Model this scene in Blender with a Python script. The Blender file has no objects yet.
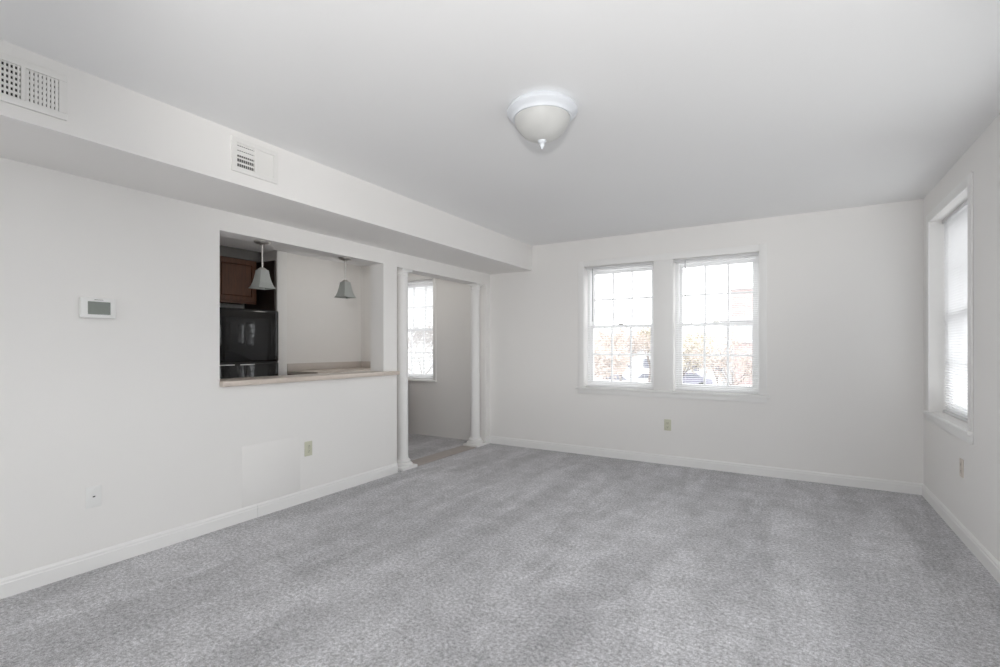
import bpy, bmesh, math, random
from mathutils import Vector, Matrix
random.seed(7)
SC = bpy.context.scene
COL = SC.collection

# ------------------------------------------------------------------ camera, world, exposure
cam_d = bpy.data.cameras.new('camera'); cam = bpy.data.objects.new('camera', cam_d); COL.objects.link(cam)
cam_d.sensor_width = 36.0; cam_d.lens = 485.75 * 36.0 / 1000.0
cam_d.shift_y = 0.0135; cam_d.clip_start = 0.05; cam_d.clip_end = 400
cam.location = (0, 0, 1.22); cam.rotation_euler = (math.radians(90), 0, math.radians(31.016))
SC.camera = cam
W = bpy.data.worlds.new('overcast_sky'); SC.world = W; W.use_nodes = True
bgn = W.node_tree.nodes['Background']; bgn.inputs[0].default_value = (0.97, 0.985, 1.0, 1); bgn.inputs[1].default_value = 2.85
vs = SC.view_settings; vs.view_transform = 'Standard'; vs.look = 'None'; vs.gamma = 1.0; vs.use_curve_mapping = False; vs.exposure = 0.69
cy = SC.cycles
cy.max_bounces = 16; cy.diffuse_bounces = 10; cy.glossy_bounces = 4; cy.transmission_bounces = 6; cy.transparent_max_bounces = 24
cy.sample_clamp_indirect = 0.0; cy.caustics_reflective = False; cy.caustics_refractive = False
cy.use_denoising = True

# room measures
XL, XR, YB, XS, ZS, H = -3.292, 0.928, 5.227, -2.689, 2.141, 2.44
TW = 0.17                    # thickness of the left partition
XK = XL - TW                 # its kitchen side
YR = -2.0                    # rear wall
XKW, XKB, YKF = -5.6, -6.25, 0.6
TE = 0.24                    # outer walls

# ------------------------------------------------------------------ materials
def nodes(m):
    m.use_nodes = True
    return m.node_tree.nodes, m.node_tree.links, m.node_tree.nodes['Principled BSDF']
def mat(name, rgb, rough=0.6, metal=0.0, spec=0.5, noise=0.0, nscale=8.0, bump=0.0, bscale=60.0, coat=0.0):
    m = bpy.data.materials.new(name); N, L, b = nodes(m)
    b.inputs['Base Color'].default_value = (*rgb, 1); b.inputs['Roughness'].default_value = rough
    b.inputs['Metallic'].default_value = metal; b.inputs['Specular IOR Level'].default_value = spec
    b.inputs['Coat Weight'].default_value = coat
    tc = N.new('ShaderNodeTexCoord')
    if noise > 0:
        n = N.new('ShaderNodeTexNoise'); n.inputs['Scale'].default_value = nscale; n.inputs['Detail'].default_value = 4
        r = N.new('ShaderNodeMapRange'); r.inputs[3].default_value = 1 - noise; r.inputs[4].default_value = 1 + noise
        mx = N.new('ShaderNodeMix'); mx.data_type = 'RGBA'; mx.blend_type = 'MULTIPLY'; mx.inputs[0].default_value = 1
        mx.inputs[6].default_value = (*rgb, 1)
        L.new(tc.outputs['Object'], n.inputs['Vector']); L.new(n.outputs[0], r.inputs[0]); L.new(r.outputs[0], mx.inputs[7])
        L.new(mx.outputs[2], b.inputs['Base Color'])
    if bump > 0:
        n2 = N.new('ShaderNodeTexNoise'); n2.inputs['Scale'].default_value = bscale; n2.inputs['Detail'].default_value = 3
        bp = N.new('ShaderNodeBump'); bp.inputs['Strength'].default_value = bump; bp.inputs['Distance'].default_value = 0.01
        L.new(tc.outputs['Object'], n2.inputs['Vector']); L.new(n2.outputs[0], bp.inputs['Height']); L.new(bp.outputs[0], b.inputs['Normal'])
    return m
M = {}
M['wall'] = mat('painted_wall', (0.84, 0.828, 0.812), 0.75, spec=0.25, noise=0.012, nscale=1.5, bump=0.05, bscale=180)
M['ceiling'] = mat('painted_ceiling', (0.85, 0.85, 0.85), 0.85, spec=0.2, noise=0.01, nscale=1.2, bump=0.04, bscale=140)
M['trim'] = mat('painted_trim', (0.85, 0.845, 0.835), 0.45, spec=0.4, noise=0.01, nscale=4)
M['vinyl'] = mat('white_vinyl', (0.84, 0.84, 0.84), 0.4, noise=0.01)
M['plastic'] = mat('white_plastic', (0.82, 0.82, 0.81), 0.35, noise=0.01)
M['ivory'] = mat('ivory_plastic', (0.62, 0.62, 0.50), 0.4, noise=0.02)
M['almond'] = mat('almond_plastic', (0.66, 0.60, 0.54), 0.4, noise=0.02)
M['slot'] = mat('dark_slot', (0.03, 0.03, 0.03), 0.8, noise=0.05)
M['duct'] = mat('dark_duct', (0.035, 0.034, 0.032), 0.8, noise=0.1)
M['register'] = mat('register_enamel', (0.80, 0.79, 0.77), 0.4, noise=0.01)
M['lcd'] = mat('lcd_screen', (0.155, 0.175, 0.15), 0.25, noise=0.03)
M['nickel'] = mat('brushed_nickel', (0.62, 0.60, 0.57), 0.3, metal=1.0, noise=0.03, nscale=40)
M['chrome'] = mat('chrome_trim', (0.75, 0.75, 0.76), 0.15, metal=1.0, noise=0.02)
M['black_gloss'] = mat('black_enamel', (0.006, 0.006, 0.007), 0.04, spec=0.5, noise=0.05, bump=0.10, bscale=4.0)
M['black_side'] = mat('black_cabinet_steel', (0.012, 0.012, 0.012), 0.45, noise=0.05, bump=0.1, bscale=200)
M['laminate'] = mat('tan_laminate', (0.62, 0.545, 0.48), 0.3, noise=0.12, nscale=30)
M['shaded_wall'] = mat('shaded_wall_paint', (0.17, 0.165, 0.16), 0.7, noise=0.02)  # wall tone with the kitchen's shade put into the colour
M['backsplash'] = mat('pale_laminate', (0.60, 0.555, 0.52), 0.3, noise=0.05, nscale=30)
M['threshold'] = mat('tan_threshold', (0.40, 0.355, 0.33), 0.5, noise=0.12, nscale=14)
M['lampwhite'] = mat('fill_lamp_enamel', (0.72, 0.745, 0.78), 0.35, noise=0.01)
def wood(name, c1, c2, rough=0.35):
    m = bpy.data.materials.new(name); N, L, b = nodes(m)
    tc = N.new('ShaderNodeTexCoord'); mp = N.new('ShaderNodeMapping'); mp.inputs['Scale'].default_value = (14, 14, 1.6)
    n = N.new('ShaderNodeTexNoise'); n.inputs['Scale'].default_value = 3; n.inputs['Detail'].default_value = 6; n.inputs['Distortion'].default_value = 1.2
    r = N.new('ShaderNodeValToRGB'); r.color_ramp.elements[0].color = (*c1, 1); r.color_ramp.elements[1].color = (*c2, 1)
    r.color_ramp.elements[0].position = 0.3; r.color_ramp.elements[1].position = 0.7
    L.new(tc.outputs['Object'], mp.inputs[0]); L.new(mp.outputs[0], n.inputs['Vector']); L.new(n.outputs[0], r.inputs[0]); L.new(r.outputs[0], b.inputs['Base Color'])
    b.inputs['Roughness'].default_value = rough
    return m
M['wood'] = wood('cherry_wood', (0.07, 0.022, 0.007), (0.13, 0.042, 0.013), 0.55)
M['recess_shade'] = wood('recess_shade_brown', (0.030, 0.022, 0.020), (0.05, 0.036, 0.031), 0.5)  # dark brown carries the shade of the recess side wall
def carpet():
    m = bpy.data.materials.new('grey_carpet'); N, L, b = nodes(m)
    tc = N.new('ShaderNodeTexCoord')
    def nz(scale, detail, vec=None, rough=0.6, dist=0.0):
        n = N.new('ShaderNodeTexNoise'); n.inputs['Scale'].default_value = scale; n.inputs['Detail'].default_value = detail
        n.inputs['Roughness'].default_value = rough; n.inputs['Distortion'].default_value = dist
        L.new(vec or tc.outputs['Object'], n.inputs['Vector']); return n.outputs[0]
    def mapping(rot, scale):
        mp = N.new('ShaderNodeMapping'); mp.inputs['Rotation'].default_value = (0, 0, rot); mp.inputs['Scale'].default_value = scale
        L.new(tc.outputs['Object'], mp.inputs[0]); return mp.outputs[0]
    def rng(v, lo, hi, a=0.35, z=0.65):
        r = N.new('ShaderNodeMapRange'); r.inputs[1].default_value = a; r.inputs[2].default_value = z
        r.inputs[3].default_value = lo; r.inputs[4].default_value = hi; L.new(v, r.inputs[0]); return r.outputs[0]
    def mul(a, c):
        q = N.new('ShaderNodeMath'); q.operation = 'MULTIPLY'; L.new(a, q.inputs[0]); L.new(c, q.inputs[1]); return q.outputs[0]
    # pile brushed this way and that: long vacuum strokes, foot-worn blotches, tuft speckle
    s1 = rng(nz(1.0, 3, mapping(0.10, (3.1, 0.55, 1)), 0.55, 0.5), 0.93, 1.07, 0.45, 0.55)
    s2 = rng(nz(1.0, 3, mapping(-0.55, (2.6, 0.6, 1)), 0.55, 0.6), 0.95, 1.05, 0.45, 0.55)
    bl = rng(nz(5.5, 6, None, 0.75, 0.3), 0.87, 1.13)
    sp = rng(nz(60, 4, None, 0.75), 0.62, 1.38)
    sp2 = rng(nz(210, 2), 0.74, 1.26)
    v = mul(mul(mul(s1, s2), bl), mul(sp, sp2))
    mx = N.new('ShaderNodeMix'); mx.data_type = 'RGBA'; mx.blend_type = 'MULTIPLY'; mx.inputs[0].default_value = 1
    mx.inputs[6].default_value = (0.52, 0.516, 0.532, 1); L.new(v, mx.inputs[7]); L.new(mx.outputs[2], b.inputs['Base Color'])
    b.inputs['Roughness'].default_value = 1.0; b.inputs['Specular IOR Level'].default_value = 0.05
    b.inputs['Sheen Weight'].default_value = 0.15
    bp = N.new('ShaderNodeBump'); bp.inputs['Strength'].default_value = 0.55; bp.inputs['Distance'].default_value = 0.012
    L.new(nz(230, 3, None, 0.7), bp.inputs['Height']); L.new(bp.outputs[0], b.inputs['Normal'])
    return m
M['carpet'] = carpet()
def glass_pane():
    m = bpy.data.materials.new('window_glass'); m.use_nodes = True; N, L = m.node_tree.nodes, m.node_tree.links
    out = N['Material Output']; N.remove(N['Principled BSDF'])
    t = N.new('ShaderNodeBsdfTransparent'); t.inputs[0].default_value = (0.97, 0.98, 0.975, 1)
    g = N.new('ShaderNodeBsdfGlossy'); g.inputs['Roughness'].default_value = 0.02
    f = N.new('ShaderNodeFresnel'); f.inputs[0].default_value = 1.45
    x = N.new('ShaderNodeMixShader'); L.new(f.outputs[0], x.inputs[0]); L.new(t.outputs[0], x.inputs[1]); L.new(g.outputs[0], x.inputs[2])
    L.new(x.outputs[0], out.inputs[0]); return m
M['glass'] = glass_pane()
def translucent(name, rgb, tr, rough=0.4, noise=0.0, nscale=6, fac=0.35):
    m = mat(name, rgb, rough, noise=noise, nscale=nscale); N, L = m.node_tree.nodes, m.node_tree.links
    b = N['Principled BSDF']; out = N['Material Output']
    t = N.new('ShaderNodeBsdfTranslucent'); t.inputs[0].default_value = (*tr, 1)
    x = N.new('ShaderNodeMixShader'); x.inputs[0].default_value = fac
    L.new(b.outputs[0], x.inputs[1]); L.new(t.outputs[0], x.inputs[2]); L.new(x.outputs[0], out.inputs[0]); return m
M['slat'] = translucent('blind_slat', (0.86, 0.86, 0.87), (0.8, 0.8, 0.8), 0.4, fac=0.25)
M['alabaster'] = translucent('alabaster_glass', (0.72, 0.72, 0.70), (0.75, 0.74, 0.72), 0.45, noise=0.12, nscale=7, fac=0.3)
M['frosted'] = translucent('frosted_shade', (0.54, 0.555, 0.53), (0.6, 0.62, 0.60), 0.3, noise=0.05, fac=0.4)
# outdoors
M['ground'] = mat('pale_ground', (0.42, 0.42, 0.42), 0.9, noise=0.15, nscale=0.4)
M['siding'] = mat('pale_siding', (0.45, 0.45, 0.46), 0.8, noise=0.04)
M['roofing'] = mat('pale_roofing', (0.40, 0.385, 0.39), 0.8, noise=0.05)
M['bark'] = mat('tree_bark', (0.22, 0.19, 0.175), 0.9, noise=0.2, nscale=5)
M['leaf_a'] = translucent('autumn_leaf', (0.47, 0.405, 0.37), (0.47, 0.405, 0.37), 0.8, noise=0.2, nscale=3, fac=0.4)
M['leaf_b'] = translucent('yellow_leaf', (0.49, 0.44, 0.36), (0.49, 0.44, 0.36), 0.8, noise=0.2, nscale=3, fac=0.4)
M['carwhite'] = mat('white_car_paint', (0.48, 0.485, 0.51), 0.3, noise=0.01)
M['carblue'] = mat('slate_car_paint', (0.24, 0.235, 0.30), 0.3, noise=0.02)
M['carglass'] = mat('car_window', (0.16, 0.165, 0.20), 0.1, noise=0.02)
M['tyre'] = mat('tyre_rubber', (0.03, 0.03, 0.03), 0.9, noise=0.05)
def brick_mat():
    m = bpy.data.materials.new('red_brick'); N, L, b = nodes(m)
    tc = N.new('ShaderNodeTexCoord'); mp = N.new('ShaderNodeMapping'); mp.inputs['Rotation'].default_value = (math.radians(90), 0, 0)
    br = N.new('ShaderNodeTexBrick'); br.inputs['Scale'].default_value = 2.2
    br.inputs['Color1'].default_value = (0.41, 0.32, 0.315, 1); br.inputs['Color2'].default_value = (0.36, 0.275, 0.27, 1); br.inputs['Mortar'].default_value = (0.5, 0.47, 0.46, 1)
    L.new(tc.outputs['Object'], mp.inputs[0]); L.new(mp.outputs[0], br.inputs[0]); L.new(br.outputs[0], b.inputs['Base Color'])
    b.inputs['Roughness'].default_value = 0.9; return m
M['brick'] = brick_mat()

# ------------------------------------------------------------------ helpers
def bx(bm, x0, x1, y0, y1, z0, z1, bev=0.0, seg=2):
    x0, x1 = min(x0, x1), max(x0, x1); y0, y1 = min(y0, y1), max(y0, y1); z0, z1 = min(z0, z1), max(z0, z1)
    v = [bm.verts.new((x, y, z)) for z in (z0, z1) for y in (y0, y1) for x in (x0, x1)]
    fs = [bm.faces.new([v[i] for i in f]) for f in ((0, 2, 3, 1), (4, 5, 7, 6), (0, 1, 5, 4), (2, 6, 7, 3), (0, 4, 6, 2), (1, 3, 7, 5))]
    if bev > 0:
        es = list({e for f in fs for e in f.edges})
        bmesh.ops.bevel(bm, geom=es, offset=bev, segments=seg, affect='EDGES', profile=0.5)
def lathe(bm, prof, n=32, cx=0, cy_=0, cap=True):
    rings = []
    for r, z in prof:
        if r < 1e-5: rings.append([bm.verts.new((cx, cy_, z))])
        else: rings.append([bm.verts.new((cx + r * math.cos(2 * math.pi * k / n), cy_ + r * math.sin(2 * math.pi * k / n), z)) for k in range(n)])
    for a, c in zip(rings, rings[1:]):
        for k in range(n):
            q = (k + 1) % n
            if len(a) == 1 and len(c) == 1: continue
            if len(a) == 1: bm.faces.new((a[0], c[q], c[k]))
            elif len(c) == 1: bm.faces.new((a[k], a[q], c[0]))
            else: bm.faces.new((a[k], a[q], c[q], c[k]))
    if cap:
        for rg in (rings[0], rings[-1]):
            if len(rg) > 1: bm.faces.new(rg)
def tube(bm, p0, p1, r0, r1=None, n=8):
    r1 = r0 if r1 is None else r1; p0, p1 = Vector(p0), Vector(p1); d = (p1 - p0)
    if d.length < 1e-6: return
    d.normalize(); u = d.orthogonal().normalized(); w = d.cross(u)
    A = [bm.verts.new(p0 + (u * math.cos(t) + w * math.sin(t)) * r0) for t in [2 * math.pi * k / n for k in range(n)]]
    B = [bm.verts.new(p1 + (u * math.cos(t) + w * math.sin(t)) * r1) for t in [2 * math.pi * k / n for k in range(n)]]
    for k in range(n): bm.faces.new((A[k], A[(k + 1) % n], B[(k + 1) % n], B[k]))
    bm.faces.new(A[::-1]); bm.faces.new(B)
def obj(name, bm, m, parent=None, smooth=False, loc=None):
    bmesh.ops.recalc_face_normals(bm, faces=bm.faces[:])
    me = bpy.data.meshes.new(name); bm.to_mesh(me); bm.free(); me.materials.append(M[m])
    if smooth:
        me.polygons.foreach_set('use_smooth', [True] * len(me.polygons))
        try: me.set_sharp_from_angle(angle=math.radians(38))
        except Exception: pass
    o = bpy.data.objects.new(name, me); COL.objects.link(o)
    if parent is not None: o.parent = parent
    if loc: o.location = loc
    return o
def box(name, dims, m, parent=None, bev=0.0, seg=2, smooth=False):
    bm = bmesh.new(); bx(bm, *dims, bev=bev, seg=seg); return obj(name, bm, m, parent, smooth or bev > 0)
def inst(src, parent, loc=(0, 0, 0), name=None):
    o = src.copy(); COL.objects.link(o); o.parent = parent; o.location = loc; return o
def tag(o, label, cat, group=None):
    o['label'] = label; o['category'] = cat
    if group: o['group'] = group
    return o
def st(o): o['kind'] = 'structure'; return o
def empty(name, loc=(0, 0, 0), rz=0.0):
    o = bpy.data.objects.new(name, None); COL.objects.link(o); o.location = loc; o.rotation_euler = (0, 0, rz); o.empty_display_size = 0.1; return o
def wall_holes(name, axis, a, b, u0, u1, z0, z1, holes, m='wall'):
    """slab between planes a and b of the axis ('x' or 'y'), extents u0..u1, with real rectangular openings"""
    us = sorted({u0, u1, *[h[0] for h in holes], *[h[1] for h in holes]}); zs = sorted({z0, z1, *[h[2] for h in holes], *[h[3] for h in holes]})
    bm = bmesh.new(); cache = {}
    def V(c, u, z):
        k = (c, round(u, 5), round(z, 5))
        if k not in cache: cache[k] = bm.verts.new((c, u, z) if axis == 'x' else (u, c, z))
        return cache[k]
    solid = {}
    for i in range(len(us) - 1):
        for j in range(len(zs) - 1):
            cu, cz = (us[i] + us[i + 1]) / 2, (zs[j] + zs[j + 1]) / 2
            solid[i, j] = not any(h[0] < cu < h[1] and h[2] < cz < h[3] for h in holes)
    for (i, j), s in solid.items():
        if not s: continue
        ua, ub, za, zb = us[i], us[i + 1], zs[j], zs[j + 1]
        for c in (a, b): bm.faces.new((V(c, ua, za), V(c, ub, za), V(c, ub, zb), V(c, ua, zb)))
        for di, dj, p, q in ((-1, 0, (ua, za), (ua, zb)), (1, 0, (ub, za), (ub, zb)), (0, -1, (ua, za), (ub, za)), (0, 1, (ua, zb), (ub, zb))):
            if not solid.get((i + di, j + dj), False):
                bm.faces.new((V(a, *p), V(a, *q), V(b, *q), V(b, *p)))
    return st(obj(name, bm, m))

# ------------------------------------------------------------------ room shell
WZ0, WZ1 = 0.765, 2.128
W1 = (-2.028, -1.251, WZ0, WZ1); W2 = (-1.055, -0.269, WZ0, WZ1); WD = (-5.0, -4.205, WZ0, 2.16)
WRT = (4.005, 5.008, 0.712, 2.20)
WR2 = (0.65, 1.75, 0.712, 2.20); WR3 = (2.2, 3.3, 0.712, 2.20)  # added right-wall windows, out of view, to let in more daylight
WB1 = (-2.65, -1.35, 0.70, 2.20); WB2 = (-0.85, 0.45, 0.70, 2.20)  # added rear windows behind the camera, for more daylight
st(box('floor', (XKB - 0.2, XR + TE, YR - TE, YB + TE, -0.2, 0.0), 'carpet'))
st(box('ceiling', (XKB - 0.2, XR + TE, YR - TE, YB + TE, H, H + 0.2), 'ceiling'))
wall_holes('wall_back', 'y', YB, YB + TE, XKB - 0.2, XR + TE, 0, H, [W1, W2, WD])
wall_holes('wall_right', 'x', XR, XR + TE, YR, YB, 0, H, [WRT, WR2, WR3])
wall_holes('wall_left', 'x', XK, XL, YR, YB, 0, H, [(1.824, 3.35, 0.953, 2.005), (3.53, 5.13, 0, 2.0)])
wall_holes('wall_rear', 'y', YR - TE, YR, XK, XR + TE, 0, H, [WB1, WB2])
st(box('wall_soffit', (XL, XS, YR, YB, ZS, H), 'wall'))
st(box('wall_stub', (XL - 0.25, XK, 5.13, YB, 0, H), 'wall'))
# kitchen and dining side
st(box('wall_kitchen', (XKW - 0.85, XKW, 3.812, YB, 0, H), 'wall'))
st(box('wall_kitchen_rear', (XKB - 0.2, XKB, YKF, 3.812, 0, H), 'wall'))
st(box('wall_kitchen_front', (XKB - 0.2, XK, YKF - 0.15, YKF, 0, H), 'wall'))
st(box('wall_kitchen_bulkhead', (XKB, -5.87, YKF, 3.79, 2.315, H), 'shaded_wall'))  # coloured dark to stand for the shade above the cabinet
st(box('trim_1', (XKW, XKW + 0.018, 3.815, 3.955, 0, H), 'trim', bev=0.003))       # upright board beside the refrigerator recess
st(box('trim_2', (XK - 0.02, XL + 0.012, 3.80, 4.89, 0.0, 0.008), 'threshold', bev=0.003))

# baseboards, with a moulded top
def baseboard(name, p0, p1, n, hgt=0.095, t=0.013):
    """p0->p1 along the wall foot, n = direction into the room"""
    prof = [(0, 0), (t, 0), (t, hgt * 0.72), (t * 0.75, hgt * 0.76), (t * 0.75, hgt * 0.88), (t * 0.3, hgt * 0.97), (0, hgt)]
    bm = bmesh.new(); A = []; B = []
    for d, z in prof:
        A.append(bm.verts.new((p0[0] + n[0] * d, p0[1] + n[1] * d, z))); B.append(bm.verts.new((p1[0] + n[0] * d, p1[1] + n[1] * d, z)))
    k = len(prof)
    for i in range(k): bm.faces.new((A[i], A[(i + 1) % k], B[(i + 1) % k], B[i]))
    bm.faces.new(A); bm.faces.new(B[::-1])
    return st(obj(name, bm, 'trim'))
bl_ = baseboard('baseboard_left', (XL, YR), (XL, 2.085), (1, 0))
baseboard('baseboard_left', (XL, 2.087), (XL, 3.53), (1, 0))
baseboard('baseboard_stub', (XL, 5.13), (XL, YB - 0.013), (1, 0))
baseboard('baseboard_back', (XL + 0.013, YB), (XR, YB), (0, -1))
baseboard('baseboard_right', (XR, YR), (XR, YB - 0.013), (-1, 0))

# casings: flat boards around the window pair and around the side window
def casing(name, axis, plane, sgn, u0, u1, z0, z1, w, t=0.012):
    root = st(empty(name))
    def piece(a, b_, c, d, nm):
        dims = (plane, plane + sgn * t, a, b_, c, d) if axis == 'x' else (a, b_, plane, plane + sgn * t, c, d)
        box(nm, dims, 'trim', root, bev=0.003)
    piece(u0 - w, u0, z0, z1 + w, 'casing_board'); piece(u1, u1 + w, z0, z1 + w, 'casing_board'); piece(u0, u1, z1, z1 + w, 'head_board')
    return root
c3 = casing('trim_3', 'y', YB, -1, W1[0], W2[1], WZ0, WZ1, 0.066)
box('mullion_board', (W1[1], W2[0], YB, YB - 0.012, WZ0, WZ1), 'trim', c3, bev=0.003)
box('stool', (W1[0] - 0.095, W2[1] + 0.095, YB - 0.035, YB, WZ0 - 0.024, WZ0), 'trim', c3, bev=0.006)
box('apron', (W1[0] - 0.066, W2[1] + 0.066, YB - 0.014, YB, WZ0 - 0.075, WZ0 - 0.024), 'trim', c3, bev=0.003)
c4 = casing('trim_4', 'x', XR, -1, WRT[0], WRT[1], WRT[2], WRT[3], 0.066)
box('stool', (XR - 0.03, XR, WRT[0] - 0.066, WRT[1] + 0.066, WRT[2] - 0.024, WRT[2]), 'trim', c4, bev=0.006)
box('apron', (XR - 0.014, XR, WRT[0] - 0.066, WRT[1] + 0.066, WRT[2] - 0.075, WRT[2] - 0.024), 'trim', c4, bev=0.003)
c5 = casing('trim_5', 'y', YB, -1, WD[0], WD[1], WD[2], WD[3], 0.05)
box('stool', (WD[0] - 0.06, WD[1] + 0.06, YB - 0.03, YB, WD[2] - 0.024, WD[2]), 'trim', c5, bev=0.006)

# ------------------------------------------------------------------ windows (double hung, grilles, glass) and their blinds
def window(name, loc, rz, w, h, frame_d=0.115, cols=3, rows=2, grille=True):
    root = st(empty(name, loc, rz)); hw = w / 2; fw = 0.035
    bm = bmesh.new(); y0, y1 = frame_d, frame_d + 0.1
    bx(bm, -hw, -hw + fw, y0, y1, 0, h); bx(bm, hw - fw, hw, y0, y1, 0, h); bx(bm, -hw + fw, hw - fw, y0, y1, h - fw, h); bx(bm, -hw + fw, hw - fw, y0, y1, 0, fw)
    obj('window_frame', bm, 'vinyl', root)
    mid = h * 0.505; sw = 0.03; x0, x1 = -hw + fw, hw - fw
    for nm, za, zb, ya in (('upper_sash', mid - 0.017, h - fw, y0 + 0.055), ('lower_sash', fw, mid + 0.017, y0 + 0.012)):
        bm = bmesh.new(); yb = ya + 0.032
        bx(bm, x0, x0 + sw, ya, yb, za, zb); bx(bm, x1 - sw, x1, ya, yb, za, zb)
        bx(bm, x0 + sw, x1 - sw, ya, yb, za, za + 0.036); bx(bm, x0 + sw, x1 - sw, ya, yb, zb - 0.036, zb)
        sash = obj(nm, bm, 'vinyl', root)
        gx0, gx1, gz0, gz1 = x0 + sw, x1 - sw, za + 0.036, zb - 0.036; yc = ya + 0.016; mw = 0.0105
        cw, rh = (gx1 - gx0) / cols, (gz1 - gz0) / rows
        if grille:
            for c in range(1, cols): box('muntin', (gx0 + c * cw - mw, gx0 + c * cw + mw, yc - 0.008, yc + 0.008, gz0, gz1), 'vinyl', sash)
            for r in range(1, rows): box('muntin', (gx0, gx1, yc - 0.0075, yc + 0.0075, gz0 + r * rh - mw, gz0 + r * rh + mw), 'vinyl', sash)
        src = None
        for c in range(cols):
            for r in range(rows):
                cc = (gx0 + (c + 0.5) * cw, yc, gz0 + (r + 0.5) * rh)
                if src is None:
                    bm = bmesh.new(); vv = [bm.verts.new(q) for q in ((-cw / 2, 0, -rh / 2), (cw / 2, 0, -rh / 2), (cw / 2, 0, rh / 2), (-cw / 2, 0, rh / 2))]; bm.faces.new(vv)
                    src = obj('pane', bm, 'glass', sash, loc=cc)
                else: inst(src, sash, cc)
    bm = bmesh.new(); bx(bm, -0.03, 0.03, y0 + 0.0, y0 + 0.025, mid + 0.017, mid + 0.031, 0.003); bx(bm, -0.008, 0.03, y0 - 0.004, y0 + 0.006, mid + 0.022, mid + 0.03, 0.002)
    obj('sash_lock', bm, 'nickel', root)
    return root
def portal(loc, rot, sx, sy):
    d = bpy.data.lights.new('daylight_portal', 'AREA'); d.shape = 'RECTANGLE'; d.size = sx; d.size_y = sy; d.cycles.is_portal = True
    o = bpy.data.objects.new('daylight_portal', d); COL.objects.link(o); o.location = loc; o.rotation_euler = rot
def win_back(name, hole, **k):
    w, h = hole[1] - hole[0], hole[3] - hole[2]
    window(name, ((hole[0] + hole[1]) / 2, YB, hole[2]), 0, w, h, **k)
    portal(((hole[0] + hole[1]) / 2, YB + TE - 0.005, hole[2] + h / 2), (math.radians(-90), 0, 0), w, h)
def win_right(name, hole, **k):
    w, h = hole[1] - hole[0], hole[3] - hole[2]
    window(name, (XR, (hole[0] + hole[1]) / 2, hole[2]), math.radians(-90), w, h, **k)
    portal((XR + TE - 0.005, (hole[0] + hole[1]) / 2, hole[2] + h / 2), (math.radians(90), 0, math.radians(90)), w, h)
win_back('window_1', W1); win_back('window_2', W2); win_right('window_3', WRT); win_back('window_4', WD)
win_right('added_window_5', WR2, grille=False, cols=1, rows=1); win_right('added_window_6', WR3, grille=False, cols=1, rows=1)  # added unseen windows that brighten the room
for nm, hole in (('added_window_7', WB1), ('added_window_8', WB2)):  # added rear openings, unseen, as extra daylight
    w_, h_ = hole[1] - hole[0], hole[3] - hole[2]
    window(nm, ((hole[0] + hole[1]) / 2, YR, hole[2]), math.radians(180), w_, h_, grille=False, cols=1, rows=1)
    portal(((hole[0] + hole[1]) / 2, YR - TE + 0.005, hole[2] + h_ / 2), (math.radians(90), 0, 0), w_, h_)

def blind(loc, rz, w, h, label, wand_x, tilt=6, depth=0.055, group='open white mini blinds at the windows'):
    root = empty('window_blind', loc, rz); tag(root, label, 'blind', group); hw = w / 2 - 0.006
    box('headrail', (-hw, hw, depth - 0.014, depth + 0.014, h - 0.026, h), 'slat', root, bev=0.002)
    pitch = 0.0195; z = 0.034; src = None
    while z < h - 0.035:
        if src is None:
            bm = bmesh.new(); t = math.radians(tilt); rows_ = []
            for s, c in ((-0.0125, 0), (-0.006, 0.0013), (0, 0.0018), (0.006, 0.0013), (0.0125, 0)):
                y, zz = s * math.cos(t) - c * math.sin(t), s * math.sin(t) + c * math.cos(t)
                rows_.append((bm.verts.new((-hw + 0.004, y, zz)), bm.verts.new((hw - 0.004, y, zz))))
            for a, c in zip(rows_, rows_[1:]): bm.faces.new((a[0], a[1], c[1], c[0]))
            src = obj('slat', bm, 'slat', root, loc=(0, depth, z)); 
            src.data.polygons.foreach_set('use_smooth', [True] * len(src.data.polygons))
        else: inst(src, root, (0, depth, z))
        z += pitch
    box('bottom_rail', (-hw + 0.003, hw - 0.003, depth - 0.012, depth + 0.012, 0.004, 0.020), 'slat', root, bev=0.003)
    for xx in (-hw * 0.72, hw * 0.72):
        bm = bmesh.new(); tube(bm, (xx, depth - 0.0135, 0.012), (xx, depth - 0.0135, h - 0.02), 0.0007, n=4); tube(bm, (xx, depth + 0.0135, 0.012), (xx, depth + 0.0135, h - 0.02), 0.0007, n=4)
        obj('ladder_cord', bm, 'slat', root)
    bm = bmesh.new(); tube(bm, (wand_x, depth - 0.022, h - 0.02), (wand_x, depth - 0.020, h - 0.62), 0.0045, n=6)
    obj('tilt_wand', bm, 'wandgrey', root)
    return root
M['wandgrey'] = mat('wand_plastic', (0.42, 0.42, 0.43), 0.2, noise=0.02)
def wsz(hole): return hole[1] - hole[0], hole[3] - hole[2]
blind(((W1[0] + W1[1]) / 2, YB, W1[2]), 0, *wsz(W1), 'open white mini blind in the left window of the back wall pair', -0.30)
blind(((W2[0] + W2[1]) / 2, YB, W2[2]), 0, *wsz(W2), 'open white mini blind in the right window of the back wall pair', -0.28)
blind((XR, (WRT[0] + WRT[1]) / 2, WRT[2]), math.radians(-90), *wsz(WRT), 'white mini blind recessed in the side window on the right wall', 0.40, tilt=-48, depth=0.085)
blind(((WD[0] + WD[1]) / 2, YB, WD[2]), 0, *wsz(WD), 'white mini blind in the dining window seen between the columns', -0.28, tilt=-36)

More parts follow.
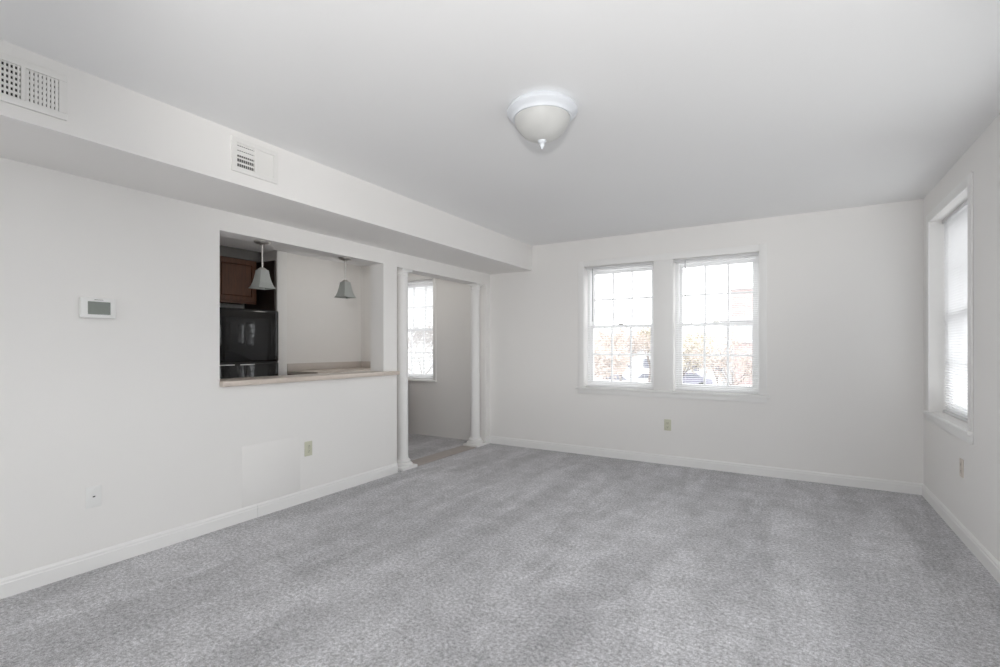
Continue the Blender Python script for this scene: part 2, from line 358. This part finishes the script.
# ------------------------------------------------------------------ columns in the doorway
def column(loc, label):
    root = empty('column', loc); tag(root, label, 'column', 'round columns at the dining doorway')
    s = 0.108; box('plinth', (-s, s, -s, s, 0, 0.028), 'trim', root, bev=0.003)
    bm = bmesh.new(); lathe(bm, [(0.100, 0.028), (0.103, 0.036), (0.103, 0.046), (0.094, 0.054), (0.078, 0.058), (0.076, 0.066), (0.082, 0.072), (0.082, 0.082), (0.070, 0.092), (0.063, 0.102)], 40)
    obj('base', bm, 'trim', root, True)
    bm = bmesh.new(); lathe(bm, [(0.062, 0.10), (0.0585, 0.14), (0.0585, 0.7), (0.058, 1.3), (0.0555, 1.93)], 40)
    obj('shaft', bm, 'trim', root, True)
    bm = bmesh.new(); lathe(bm, [(0.0555, 1.93), (0.062, 1.935), (0.062, 1.944), (0.057, 1.950), (0.057, 1.962), (0.064, 1.970), (0.067, 1.980)], 40)
    obj('capital', bm, 'trim', root, True)
    box('abacus', (-0.072, 0.072, -0.072, 0.072, 1.980, 2.0), 'trim', root, bev=0.002)
    return root
XC = XL - TW / 2
column((XC, 3.70, 0), 'white round column beside the serving ledge end of the doorway')
column((XC, 5.015, 0), 'white round column at the far jamb near the back wall corner')

# ------------------------------------------------------------------ serving ledge of the pass-through
root = empty('serving_ledge', (XL, 2.66, 0.953)); tag(root, 'tan laminate serving ledge along the bottom of the kitchen opening', 'ledge')
bm = bmesh.new(); bx(bm, -0.25, 0.0, -0.834, 0.688, 0.001, 0.037); obj('ledge_top', bm, 'laminate', root)
bm = bmesh.new(); bx(bm, 0.0005, 0.042, -0.836, 0.868, 0.0, 0.037, 0.004); obj('nosing', bm, 'laminate', root, True)

# ------------------------------------------------------------------ pendants
def pendant(loc, label):
    root = empty('pendant_lamp', loc); tag(root, label, 'lamp', 'square frosted pendants over the serving ledge')
    bm = bmesh.new(); lathe(bm, [(0.0, 0.0), (0.058, 0.0), (0.058, -0.006), (0.050, -0.016), (0.02, -0.022), (0.012, -0.030), (0.0, -0.030)], 32, cap=False)
    obj('canopy', bm, 'nickel', root, True)
    bm = bmesh.new(); tube(bm, (0, 0, -0.025), (0, 0, -0.20), 0.0055, n=12); obj('rod', bm, 'nickel', root, True)
    bm = bmesh.new(); lathe(bm, [(0.0, -0.195), (0.014, -0.195), (0.030, -0.206), (0.033, -0.215), (0.0, -0.215)], 24, cap=False); obj('socket_cap', bm, 'nickel', root, True)
    prof = [(0.031, -0.213), (0.034, -0.235), (0.039, -0.265), (0.046, -0.300), (0.056, -0.330), (0.067, -0.350)]
    bm = bmesh.new(); rings = []
    for off, seq in ((0.0, prof), (-0.004, prof[::-1])):
        for r, z in seq:
            r += off
            rings.append([bm.verts.new(p) for p in ((-r, -r, z), (r, -r, z), (r, r, z), (-r, r, z))])
    for a, c in zip(rings, rings[1:] + rings[:1]):
        for k in range(4): bm.faces.new((a[k], a[(k + 1) % 4], c[(k + 1) % 4], c[k]))
    obj('shade', bm, 'frosted', root, True)
    bm = bmesh.new(); lathe(bm, [(0.0, -0.215), (0.013, -0.215), (0.014, -0.235), (0.024, -0.262), (0.026, -0.280), (0.018, -0.300), (0.0, -0.308)], 16, cap=False); obj('bulb', bm, 'frosted', root, True)
    return root
pendant((XC, 2.185, 2.005), 'frosted square bell pendant lamp hanging in front of the dark refrigerator corner')
pendant((XC, 2.968, 2.005), 'frosted square bell pendant lamp in front of the bare kitchen wall')

# ------------------------------------------------------------------ ceiling light
def ceiling_light(loc, label, power=0.0):
    root = empty('ceiling_light', loc); tag(root, label, 'ceiling light', 'flush ceiling lights')
    bm = bmesh.new(); lathe(bm, [(0.0, 0), (0.160, 0), (0.170, -0.008), (0.178, -0.020), (0.179, -0.030), (0.172, -0.038), (0.160, -0.044), (0.152, -0.054), (0.148, -0.062), (0.138, -0.062), (0.0, -0.05)], 64, cap=False)
    obj('rim', bm, 'lampwhite', root, True)
    bm = bmesh.new(); lathe(bm, [(0.141, -0.058), (0.140, -0.072), (0.132, -0.095), (0.115, -0.122), (0.090, -0.146), (0.060, -0.162), (0.030, -0.171), (0.0, -0.174)], 64, cap=False)
    obj('glass_bowl', bm, 'alabaster', root, True)
    bm = bmesh.new(); lathe(bm, [(0.0, -0.168), (0.022, -0.172), (0.020, -0.180), (0.010, -0.185), (0.012, -0.192), (0.009, -0.202), (0.004, -0.212), (0.0, -0.216)], 24, cap=False)
    obj('finial', bm, 'lampwhite', root, True)
    if power > 0:
        d = bpy.data.lights.new('dining_fill_bulb', 'POINT'); d.energy = power; d.shadow_soft_size = 0.13; d.color = (1.0, 0.96, 0.90)
        o = bpy.data.objects.new('dining_fill_bulb', d); COL.objects.link(o); o.parent = root; o.location = (0, 0, -0.26)
ceiling_light((-1.089, 2.227, H), 'white flush ceiling light with an alabaster glass bowl and finial')
ceiling_light((-4.4, 4.2, H), 'added lit flush ceiling light, out of view over the dining area', 4.6)  # added out of sight to brighten the kitchen and dining side

# ------------------------------------------------------------------ two-headed uplighter shape, added behind the photographer as fill light
def fill_lamp(loc):
    root = empty('fill_floor_lamp', loc); tag(root, 'added fill lamp with an upward bowl, unseen behind the camera', 'fill lamp')
    bm = bmesh.new(); lathe(bm, [(0.0, 0.0), (0.14, 0.0), (0.14, 0.012), (0.10, 0.024), (0.02, 0.034), (0.0, 0.034)], 32, cap=False); obj('base', bm, 'nickel', root, True)
    bm = bmesh.new(); tube(bm, (0, 0, 0.03), (0, 0, 1.60), 0.012, n=14); obj('fill_lamp_pole', bm, 'nickel', root, True)
    bm = bmesh.new(); lathe(bm, [(0.013, 1.57), (0.05, 1.585), (0.11, 1.625), (0.15, 1.69), (0.145, 1.69), (0.105, 1.632), (0.045, 1.595), (0.0, 1.59)], 40, cap=False); obj('fill_lamp_bowl', bm, 'lampwhite', root, True)
    aim = (Vector((-0.8, 1.6, 2.44)) - (Vector(loc) + Vector((-0.10, 0.02, 1.42)))).normalized()
    h0 = Vector((-0.10, 0.02, 1.42)); bm = bmesh.new(); tube(bm, (0, 0, 1.30), h0 - aim * 0.05, 0.007, n=10); obj('fill_lamp_arm', bm, 'nickel', root, True)
    bm = bmesh.new(); lathe(bm, [(0.012, -0.055), (0.035, -0.045), (0.05, 0.0), (0.062, 0.05), (0.058, 0.05), (0.046, 0.0), (0.03, -0.038), (0.0, -0.045)], 28, cap=False)
    hd = obj('side_head', bm, 'lampwhite', root, True); hd.location = h0; hd.rotation_euler = aim.to_track_quat('Z', 'Y').to_euler()
    for p, dr, e, ang in ((Vector((0, 0, 1.655)), Vector((0, 0, 1)), 15.0, 130), (h0 + aim * 0.01, aim, 112.0, 80)):
        d = bpy.data.lights.new('fill_spot', 'SPOT'); d.energy = e; d.spot_size = math.radians(ang); d.spot_blend = 0.6; d.shadow_soft_size = 0.03; d.color = (1.0, 0.985, 0.97)
        o = bpy.data.objects.new('fill_spot', d); COL.objects.link(o); o.parent = root; o.location = p; o.rotation_euler = dr.to_track_quat('-Z', 'Y').to_euler()
fill_lamp((0.25, -0.35, 0))

# ------------------------------------------------------------------ supply registers on the soffit
def register(name_label, yc, zc, w, h, mode):
    root = empty('air_register', (XS, yc, zc)); tag(root, name_label, 'vent', 'supply registers on the soffit'); hw, hh = w / 2, h / 2; b = 0.028; t = 0.013
    bm = bmesh.new()
    bx(bm, 0, t, -hw, hw, hh - b, hh, 0.002); bx(bm, 0, t, -hw, hw, -hh, -hh + b, 0.002); bx(bm, 0, t, -hw, -hw + b, -hh + b, hh - b); bx(bm, 0, t, hw - b, hw, -hh + b, hh - b)
    obj('frame', bm, 'register', root)
    box('divider', (0, t, -0.007, 0.007, -hh + b, hh - b), 'register', root)
    box('duct_back', (0.0004, 0.0012, -hw + b, hw - b, -hh + b, hh - b), 'duct', root)
    ih = h - 2 * b
    for side in (-1, 1):
        ya, yb = (-hw + b, -0.007) if side < 0 else (0.007, hw - b)
        if mode == 'open':
            n = 8
            for k in range(n):
                y = ya + (k + 0.5) * (yb - ya) / n
                bw = 0.0029 if side < 0 else 0.0046
                box('blade', (0.0016, 0.0075, y - bw, y + bw, -hh + b, hh - b), 'register', root)
            for k in range(7):
                z = -hh + b + k * ih / 6
                bw = 0.0052 if side < 0 else 0.0056
                box('cross_blade', (0.0014, 0.0052, ya, yb, max(z - bw, -hh + b), min(z + bw, hh - b)), 'register', root)
        elif side < 0:
            for k in range(6):
                z = -hh + b + k * ih / 5; bw = 0.0112 if k >= 3 else 0.0046
                box('cross_blade', (0.0014, 0.0055, ya, yb, max(z - bw, -hh + b), min(z + bw, hh - b)), 'register', root)
            for k in range(9):
                y = ya + (k + 0.5) * (yb - ya) / 9
                box('blade', (0.0016, 0.0042, y - 0.0012, y + 0.0012, -hh + b, hh - b), 'register', root)
        else:
            n = 6
            for k in range(n):
                y0 = ya + k * (yb - ya) / n; y1 = ya + (k + 1) * (yb - ya) / n
                bm = bmesh.new(); q = [(0.0016, y0), (0.0062, y1 - 0.0012), (0.0070, y1 - 0.0004), (0.0024, y0 + 0.0004)]
                A = [bm.verts.new((x, y, -hh + b)) for x, y in q]; B = [bm.verts.new((x, y, hh - b)) for x, y in q]
                for i in range(4): bm.faces.new((A[i], A[(i + 1) % 4], B[(i + 1) % 4], B[i]))
                bm.faces.new(A); bm.faces.new(B); obj('blade', bm, 'register', root)
    return root
register('white air register with dark open grid at the left edge of the soffit', 0.694, 2.2905, 0.28, 0.191, 'open')
register('white air register with half closed louvres on the soffit above the pass-through', 1.694, 2.3055, 0.284, 0.193, 'half')

# ------------------------------------------------------------------ wall plates, thermostat, access panel
root = empty('thermostat', (XL, 1.151, 1.434)); tag(root, 'white wall thermostat with a grey green display', 'thermostat')
box('body', (0.004, 0.030, -0.080, 0.080, -0.056, 0.056), 'plastic', root, bev=0.006, seg=3); box('back_plate', (0, 0.006, -0.074, 0.074, -0.05, 0.05), 'plastic', root)
box('display', (0.029, 0.0308, -0.049, 0.053, -0.036, 0.034), 'lcd', root); box('vent_slot', (0.0295, 0.0304, -0.02, 0.02, 0.043, 0.0455), 'slot', root)
def plate(name, loc, rz, label, m, kind, cat, group=None):
    root = empty(name, loc, rz); tag(root, label, cat, group)        # local: +y out of the wall
    box('cover_plate', (-0.035, 0.035, 0.0, 0.006, -0.058, 0.058), m, root, bev=0.0025)
    if kind == 'outlet':
        for zc in (0.021, -0.021):
            r = box('receptacle', (-0.017, 0.017, 0.005, 0.0082, zc - 0.0145, zc + 0.0145), m, root, bev=0.003)
            for xx, hh in ((-0.0065, 0.0045), (0.0065, 0.0038)): box('slot', (xx - 0.0012, xx + 0.0012, 0.008, 0.0085, zc + 0.002 - hh, zc + 0.002 + hh), 'slot', r)
            bm = bmesh.new(); tube(bm, (0, 0.008, zc - 0.009), (0, 0.0085, zc - 0.009), 0.0024, n=8); obj('ground_hole', bm, 'slot', r)
        bm = bmesh.new(); tube(bm, (0, 0.0055, 0), (0, 0.0075, 0), 0.003, n=10); obj('screw', bm, 'nickel', root)
    else:
        box('jack', (-0.008, 0.008, 0.0055, 0.0085, -0.004, 0.008), m, root, bev=0.001); box('jack_opening', (-0.0055, 0.0055, 0.008, 0.0088, -0.0025, 0.0045), 'slot', root)
        for zc in (0.042, -0.042):
            bm = bmesh.new(); tube(bm, (0, 0.0055, zc), (0, 0.0072, zc), 0.0028, n=10); obj('screw', bm, 'plastic', root)
plate('power_outlet', (XL, 2.520, 0.414), math.radians(-90), 'ivory power outlet on the left wall below the serving ledge', 'ivory', 'outlet', 'outlet', 'ivory and almond wall outlets')
plate('power_outlet', (-1.108, YB, 0.410), math.radians(180), 'ivory power outlet on the back wall under the window pair', 'ivory', 'outlet', 'outlet', 'ivory and almond wall outlets')
plate('power_outlet', (XR, 4.165, 0.450), math.radians(90), 'almond power outlet on the right wall below the side window', 'almond', 'outlet', 'outlet', 'ivory and almond wall outlets')
plate('phone_jack', (XL, 1.137, 0.398), math.radians(-90), 'white phone jack plate low on the left wall under the thermostat', 'plastic', 'jack', 'jack plate')
root = empty('access_panel', (XL, 2.21, 0.31)); tag(root, 'flush painted access panel low on the wall beside the ivory outlet', 'panel')
box('panel_sheet', (0, 0.0016, -0.231, 0.236, -0.213, 0.213), 'wall', root, bev=0.0006)

# ------------------------------------------------------------------ kitchen: refrigerator, cabinets, counter
XF = -5.5
root = empty('refrigerator', (XF - 0.012, 3.405, 0), math.radians(-3.3)); tag(root, 'glossy black top freezer refrigerator beyond the pass-through', 'refrigerator')
hw = 0.379
box('cabinet_body', (-0.66, -0.075, -hw + 0.004, hw - 0.048, 0.03, 1.655), 'black_side', root, bev=0.008)
def fdoor(nm, z0, z1):
    bm = bmesh.new(); n = 24; fr = []; bk = []
    zs = [z0, z0 + 0.006, z0 + 0.02, z1 - 0.03, z1 - 0.012, z1 - 0.003, z1]; ins = [0.012, 0.004, 0, 0, 0.004, 0.012, 0.03]
    grid = []
    for z, i_ in zip(zs, ins):
        row = []
        for k in range(n + 1):
            s = -1 + 2 * k / n; e = max(0, abs(s) - 0.94) / 0.06
            row.append(bm.verts.new((-0.004 + 0.016 * (1 - s * s) - 0.02 * e * e - i_, s * hw, z)))
        grid.append(row)
    for a, c in zip(grid, grid[1:]):
        for k in range(n): bm.faces.new((a[k], a[k + 1], c[k + 1], c[k]))
    b0 = [bm.verts.new((-0.07, -hw, z0)), bm.verts.new((-0.07, hw, z0)), bm.verts.new((-0.07, hw, z1)), bm.verts.new((-0.07, -hw, z1))]
    bm.faces.new(b0); bm.faces.new([b0[0]] + grid[0][::1] + [b0[1]]); bm.faces.new([b0[3]] + grid[-1] + [b0[2]])
    bm.faces.new([b0[0]] + [r[0] for r in grid] + [b0[3]]); bm.faces.new([b0[1]] + [r[-1] for r in grid] + [b0[2]])
    return obj(nm, bm, 'black_gloss', root, True)
fd = fdoor('freezer_door', 1.046, 1.672); ld = fdoor('fresh_food_door', 0.09, 1.032)
box('door_gasket', (-0.072, -0.022, -hw + 0.01, hw - 0.01, 1.032, 1.046), 'black_side', root)
for ya, yb in ((-0.36, -0.18), (-0.12, 0.055)): box('handle', (-0.004, 0.022, ya, yb, 1.004, 1.020), 'chrome', ld, bev=0.006)
box('badge', (-0.012, 0.0005, 0.225, 0.315, 1.597, 1.609), 'nickel', fd, bev=0.003)
box('toe_grille', (-0.07, -0.03, -hw + 0.01, hw - 0.01, 0.0, 0.085), 'black_side', root)

tag(box('recess_shade_panel', (XKB, XKW - 0.005, 3.79, 3.811, 0, 2.315), 'recess_shade'), 'tall added panel coloured dark for the shade on the refrigerator recess wall', 'panel')  # added sheet, its dark colour stands for shade on the recess wall
def cab_door(parent, face, y0, y1, z0, z1, knob):
    """raised panel door on a face that looks along +x"""
    bm = bmesh.new(); s = 0.055; t = 0.02
    bx(bm, face, face + t, y0, y0 + s, z0, z1); bx(bm, face, face + t, y1 - s, y1, z0, z1); bx(bm, face, face + t, y0 + s, y1 - s, z0, z0 + s); bx(bm, face, face + t, y0 + s, y1 - s, z1 - s, z1)
    d = obj('door', bm, 'wood', parent)
    bm = bmesh.new(); bx(bm, face, face + 0.016, y0 + s + 0.004, y1 - s - 0.004, z0 + s + 0.004, z1 - s - 0.004, 0.010, 1); obj('raised_panel', bm, 'wood', d)
    if knob is None: return d
    bm = bmesh.new(); tube(bm, (face + t, *knob), (face + t + 0.012, *knob), 0.005, n=8); tube(bm, (face + t + 0.012, *knob), (face + t + 0.024, *knob), 0.014, 0.011, n=12); obj('knob', bm, 'nickel', d, True)
    return d
root = empty('wall_cabinet', (0, 0, 0)); tag(root, 'cherry wood wall cabinet above the black refrigerator', 'cabinet')
box('carcass', (XKB, -5.89, 2.62, 3.727, 1.783, 2.315), 'wood', root)
cab_door(root, -5.889, 2.63, 3.205, 1.793, 2.305, None); cab_door(root, -5.889, 3.215, 3.717, 1.793, 2.305, None)
box('light_rail', (-5.90, -5.885, 2.62, 3.727, 1.763, 1.786), 'wood', root)
root = empty('base_cabinet', (0, 0, 0)); tag(root, 'cherry wood base cabinet below the tan counter along the kitchen wall', 'cabinet')
box('carcass', (XKW + 0.002, -5.03, 3.97, YB - 0.01, 0.10, 0.87), 'wood', root); box('toe_kick', (XKW + 0.002, -5.09, 3.97, YB - 0.01, 0, 0.10), 'slot', root)
cab_door(root, -5.029, 3.98, 4.585, 0.12, 0.86, (4.53, 0.80)); cab_door(root, -5.029, 4.595, 5.2, 0.12, 0.86, (4.65, 0.80))
root = empty('counter', (0, 0, 0)); tag(root, 'tan laminate counter with backsplash along the pale kitchen wall', 'counter')
box('countertop', (XKW, -4.99, 3.96, YB - 0.001, 0.8705, 0.91), 'laminate', root, bev=0.004); box('backsplash', (XKW, XKW + 0.02, 3.96, YB - 0.001, 0.91, 1.005), 'backsplash', root, bev=0.003)
box('backsplash', (XKW + 0.02, -5.10, YB - 0.021, YB - 0.001, 0.91, 1.005), 'backsplash', root, bev=0.003)
root = empty('low_cabinet', (0, 0, 0)); tag(root, 'low brown wooden cabinet under the dining window behind the column', 'cabinet')
box('carcass', (-4.95, -4.64, 4.80, YB - 0.03, 0.05, 0.70), 'wood', root); box('top_board', (-4.96, -4.63, 4.78, YB - 0.03, 0.70, 0.72), 'wood', root, bev=0.003); box('plinth_base', (-4.94, -4.66, 4.83, YB - 0.03, 0, 0.05), 'slot', root)

# ------------------------------------------------------------------ outdoors, seen faintly through the blinds
GZ = -2.5
st(box('exterior_ground', (-140, 140, YB + 1.5, 200, GZ - 0.3, GZ), 'ground'))
st(box('exterior_ground', (XR + 1.5, 140, -140, YB + 1.5, GZ - 0.3, GZ), 'ground'))
def at(px, Y):
    u = (px - 500) / 485.75; yw = math.radians(31.016)
    dx, dy = -math.sin(yw) + u * math.cos(yw), math.cos(yw) + u * math.sin(yw)
    return dx / dy * Y, Y / dy            # X, depth
def zof(py, d): return 1.22 + (347 - py) * d / 485.75
# brick building on the right of the right-hand window
X0, d0 = at(734, 24)
root = empty('brick_building', (X0, 24, GZ)); tag(root, 'low red brick building outside the right window of the pair', 'building')
top = zof(343, d0) - GZ
box('brick_wall', (0, 7.0, 0, 8, 0, top), 'brick', root); box('parapet_cap', (-0.08, 7.08, -0.08, 8.08, top, top + 0.14), 'siding', root, bev=0.02)
for k in range(3):
    wv = box('window_opening', (1.0 + k * 2.0, 1.9 + k * 2.0, -0.03, 0.05, 1.2, 2.6), 'siding', root); box('window_pane', (1.08 + k * 2.0, 1.82 + k * 2.0, -0.045, -0.03, 1.28, 2.52), 'carglass', wv)
X0, d0 = at(731, 38); X1, _ = at(752, 38)
root = empty('brick_tower', (X0, 38, GZ)); tag(root, 'tall red brick stair tower rising beyond the low brick building', 'building')
tt = zof(290, d0) - GZ
box('tower_wall', (0, X1 - X0, 0, 3, 0, tt), 'brick', root); box('tower_cap', (-0.12, X1 - X0 + 0.12, -0.12, 3.12, tt, tt + 0.2), 'siding', root, bev=0.03)
X0, d0 = at(722, 34)
root = empty('white_shed', (X0, 34, GZ)); tag(root, 'white sided building between the brick tower and the low brick building', 'building')
sh = zof(317, d0) - GZ
box('siding_wall', (0, 12, 0, 2.5, 0, sh - 0.3), 'siding', root); box('flat_roof', (-0.2, 12.2, -0.2, 2.7, sh - 0.3, sh), 'roofing', root, bev=0.03)
# far houses behind the trees
def house(px, Y, w, dpt, hgt, roof, label):
    X0, d = at(px, Y); root = empty('house', (X0, Y, GZ)); tag(root, label, 'house')
    box('house_wall', (0, w, 0, dpt, 0, hgt), 'siding', root)
    bm = bmesh.new(); A = [bm.verts.new(p) for p in ((-0.3, -0.3, hgt), (w + 0.3, -0.3, hgt), (w + 0.3, dpt + 0.3, hgt), (-0.3, dpt + 0.3, hgt))]; R = [bm.verts.new((-0.3, dpt / 2, hgt + roof)), bm.verts.new((w + 0.3, dpt / 2, hgt + roof))]
    for f in ((A[0], A[1], R[1], R[0]), (A[2], A[3], R[0], R[1]), (A[1], A[2], R[1]), (A[3], A[0], R[0]), tuple(A[::-1])): bm.faces.new(f)
    obj('house_roof', bm, 'roofing', root)
    for k in range(int(w // 2.4)):
        f = box('house_window', (0.8 + k * 2.4, 1.7 + k * 2.4, -0.05, 0.05, 1.0, 2.3), 'vinyl', root); box('house_pane', (0.87 + k * 2.4, 1.63 + k * 2.4, -0.07, -0.05, 1.07, 2.23), 'carglass', f)
house(583, 62, 11, 8, 3.4, 2.2, 'pale gabled house far behind the trees in the left window')
house(684, 58, 7, 8, 3.6, 2.0, 'pale gabled house far behind the trees in the right window')
def car(px, Y, paint, label, L=4.3, flip=1):
    X0, d = at(px, Y); root = empty('parked_car', (X0, Y, GZ)); tag(root, label, 'car', 'cars parked along the street outside')
    prof = [(0.0, 0.35), (0.05, 0.75), (0.35, 0.86), (1.05, 0.92), (1.55, 1.38), (2.9, 1.42), (3.65, 0.98), (4.2, 0.92), (4.3, 0.6), (4.28, 0.35)]
    bm = bmesh.new(); A = [bm.verts.new((x, 0, z)) for x, z in prof]; B = [bm.verts.new((x, 1.75, z)) for x, z in prof]; k = len(prof)
    for i in range(k): bm.faces.new((A[i], A[(i + 1) % k], B[(i + 1) % k], B[i]))
    bm.faces.new(A); bm.faces.new(B); obj('body', bm, paint, root)
    bm = bmesh.new(); q = [(1.2, 0.95), (1.62, 1.32), (2.85, 1.35), (3.45, 0.98)]
    A = [bm.verts.new((x, -0.015, z)) for x, z in q]; B = [bm.verts.new((x, 0.01, z)) for x, z in q]
    for i in range(4): bm.faces.new((A[i], A[(i + 1) % 4], B[(i + 1) % 4], B[i]))
    bm.faces.new(A); bm.faces.new(B); obj('side_window', bm, 'carglass', root)
    for x in (0.85, 3.45):
        for y in (0.0, 1.55):
            bm = bmesh.new(); tube(bm, (x, y - 0.02, 0.32), (x, y + 0.2, 0.32), 0.32, n=18); obj('wheel', bm, 'tyre', root)
car(625, 44, 'carwhite', 'white car parked beyond the trees at the right of the left window')
car(588, 40, 'carwhite', 'white car parked beyond the trees at the left of the left window')
car(662, 46, 'carblue', 'slate blue car parked outside the left part of the right window')
def tree(px, Y, hgt, seed, leafm, nleaf, label, lean=0.0, leaf_z=0.25):
    rnd = random.Random(seed); X0, d = at(px, Y); root = empty('street_tree', (X0, Y, GZ)); tag(root, label, 'tree', 'bare autumn trees outside the back windows')
    tb = bmesh.new(); bb = bmesh.new(); tips = []
    def grow(p, dr, ln, r, lev, bm):
        n = 3; q = p
        for s in range(n):
            dr = (dr + Vector((rnd.uniform(-1, 1), rnd.uniform(-1, 1), rnd.uniform(-0.35, 0.6))) * 0.16).normalized()
            q2 = q + dr * ln / n; ra, rb = r * (1 - 0.25 * s / n), r * (1 - 0.25 * (s + 1) / n)
            tube(bm, q, q2, ra, rb, n=5 if lev < 2 else 3); q = q2
            if lev >= 2: tips.append(q.copy())
        if lev < 5:
            for _ in range(3 if lev < 3 else 2):
                ax = Vector((rnd.uniform(-1, 1), rnd.uniform(-1, 1), rnd.uniform(-0.2, 0.5))).normalized()
                grow(q, (dr + ax * 0.85).normalized(), ln * rnd.uniform(0.6, 0.8), r * 0.58, lev + 1, bb)
    grow(Vector((0, 0, 0)), Vector((lean, 0, 1)).normalized(), hgt * 0.30, hgt * 0.016, 0, tb)
    obj('trunk', tb, 'bark', root); br = obj('branches', bb, 'bark', root)
    lb = bmesh.new()
    for _ in range(nleaf):
        c = rnd.choice(tips) + Vector((rnd.gauss(0, 0.25), rnd.gauss(0, 0.25), rnd.gauss(0, 0.2))); s = rnd.uniform(0.05, 0.10)
        u = Vector((rnd.uniform(-1, 1), rnd.uniform(-1, 1), rnd.uniform(-1, 1))).normalized(); w = u.orthogonal().normalized()
        lb.faces.new([lb.verts.new(c + u * s * a + w * s * b_ * 0.6) for a, b_ in ((-1, 0), (0, -1), (1, 0), (0, 1))])
    lf = obj('foliage', lb, leafm, root); lf['kind'] = 'stuff'
tree(592, 19, 4.9, 3, 'leaf_a', 2600, 'thin rusty tree outside the left part of the left window')
tree(618, 31, 6.0, 5, 'leaf_a', 3000, 'rusty tree outside the middle of the left window')
tree(650, 37, 6.6, 8, 'leaf_b', 2400, 'yellowing tree outside the right edge of the left window')
tree(680, 28, 5.6, 11, 'leaf_b', 2600, 'golden tree outside the left edge of the right window')
tree(712, 21, 4.8, 14, 'leaf_a', 900, 'nearly bare tree with a long branch outside the middle of the right window', lean=0.25)
tree(420, 22, 6.0, 19, 'leaf_a', 2400, 'rusty tree outside the dining window beyond the columns')
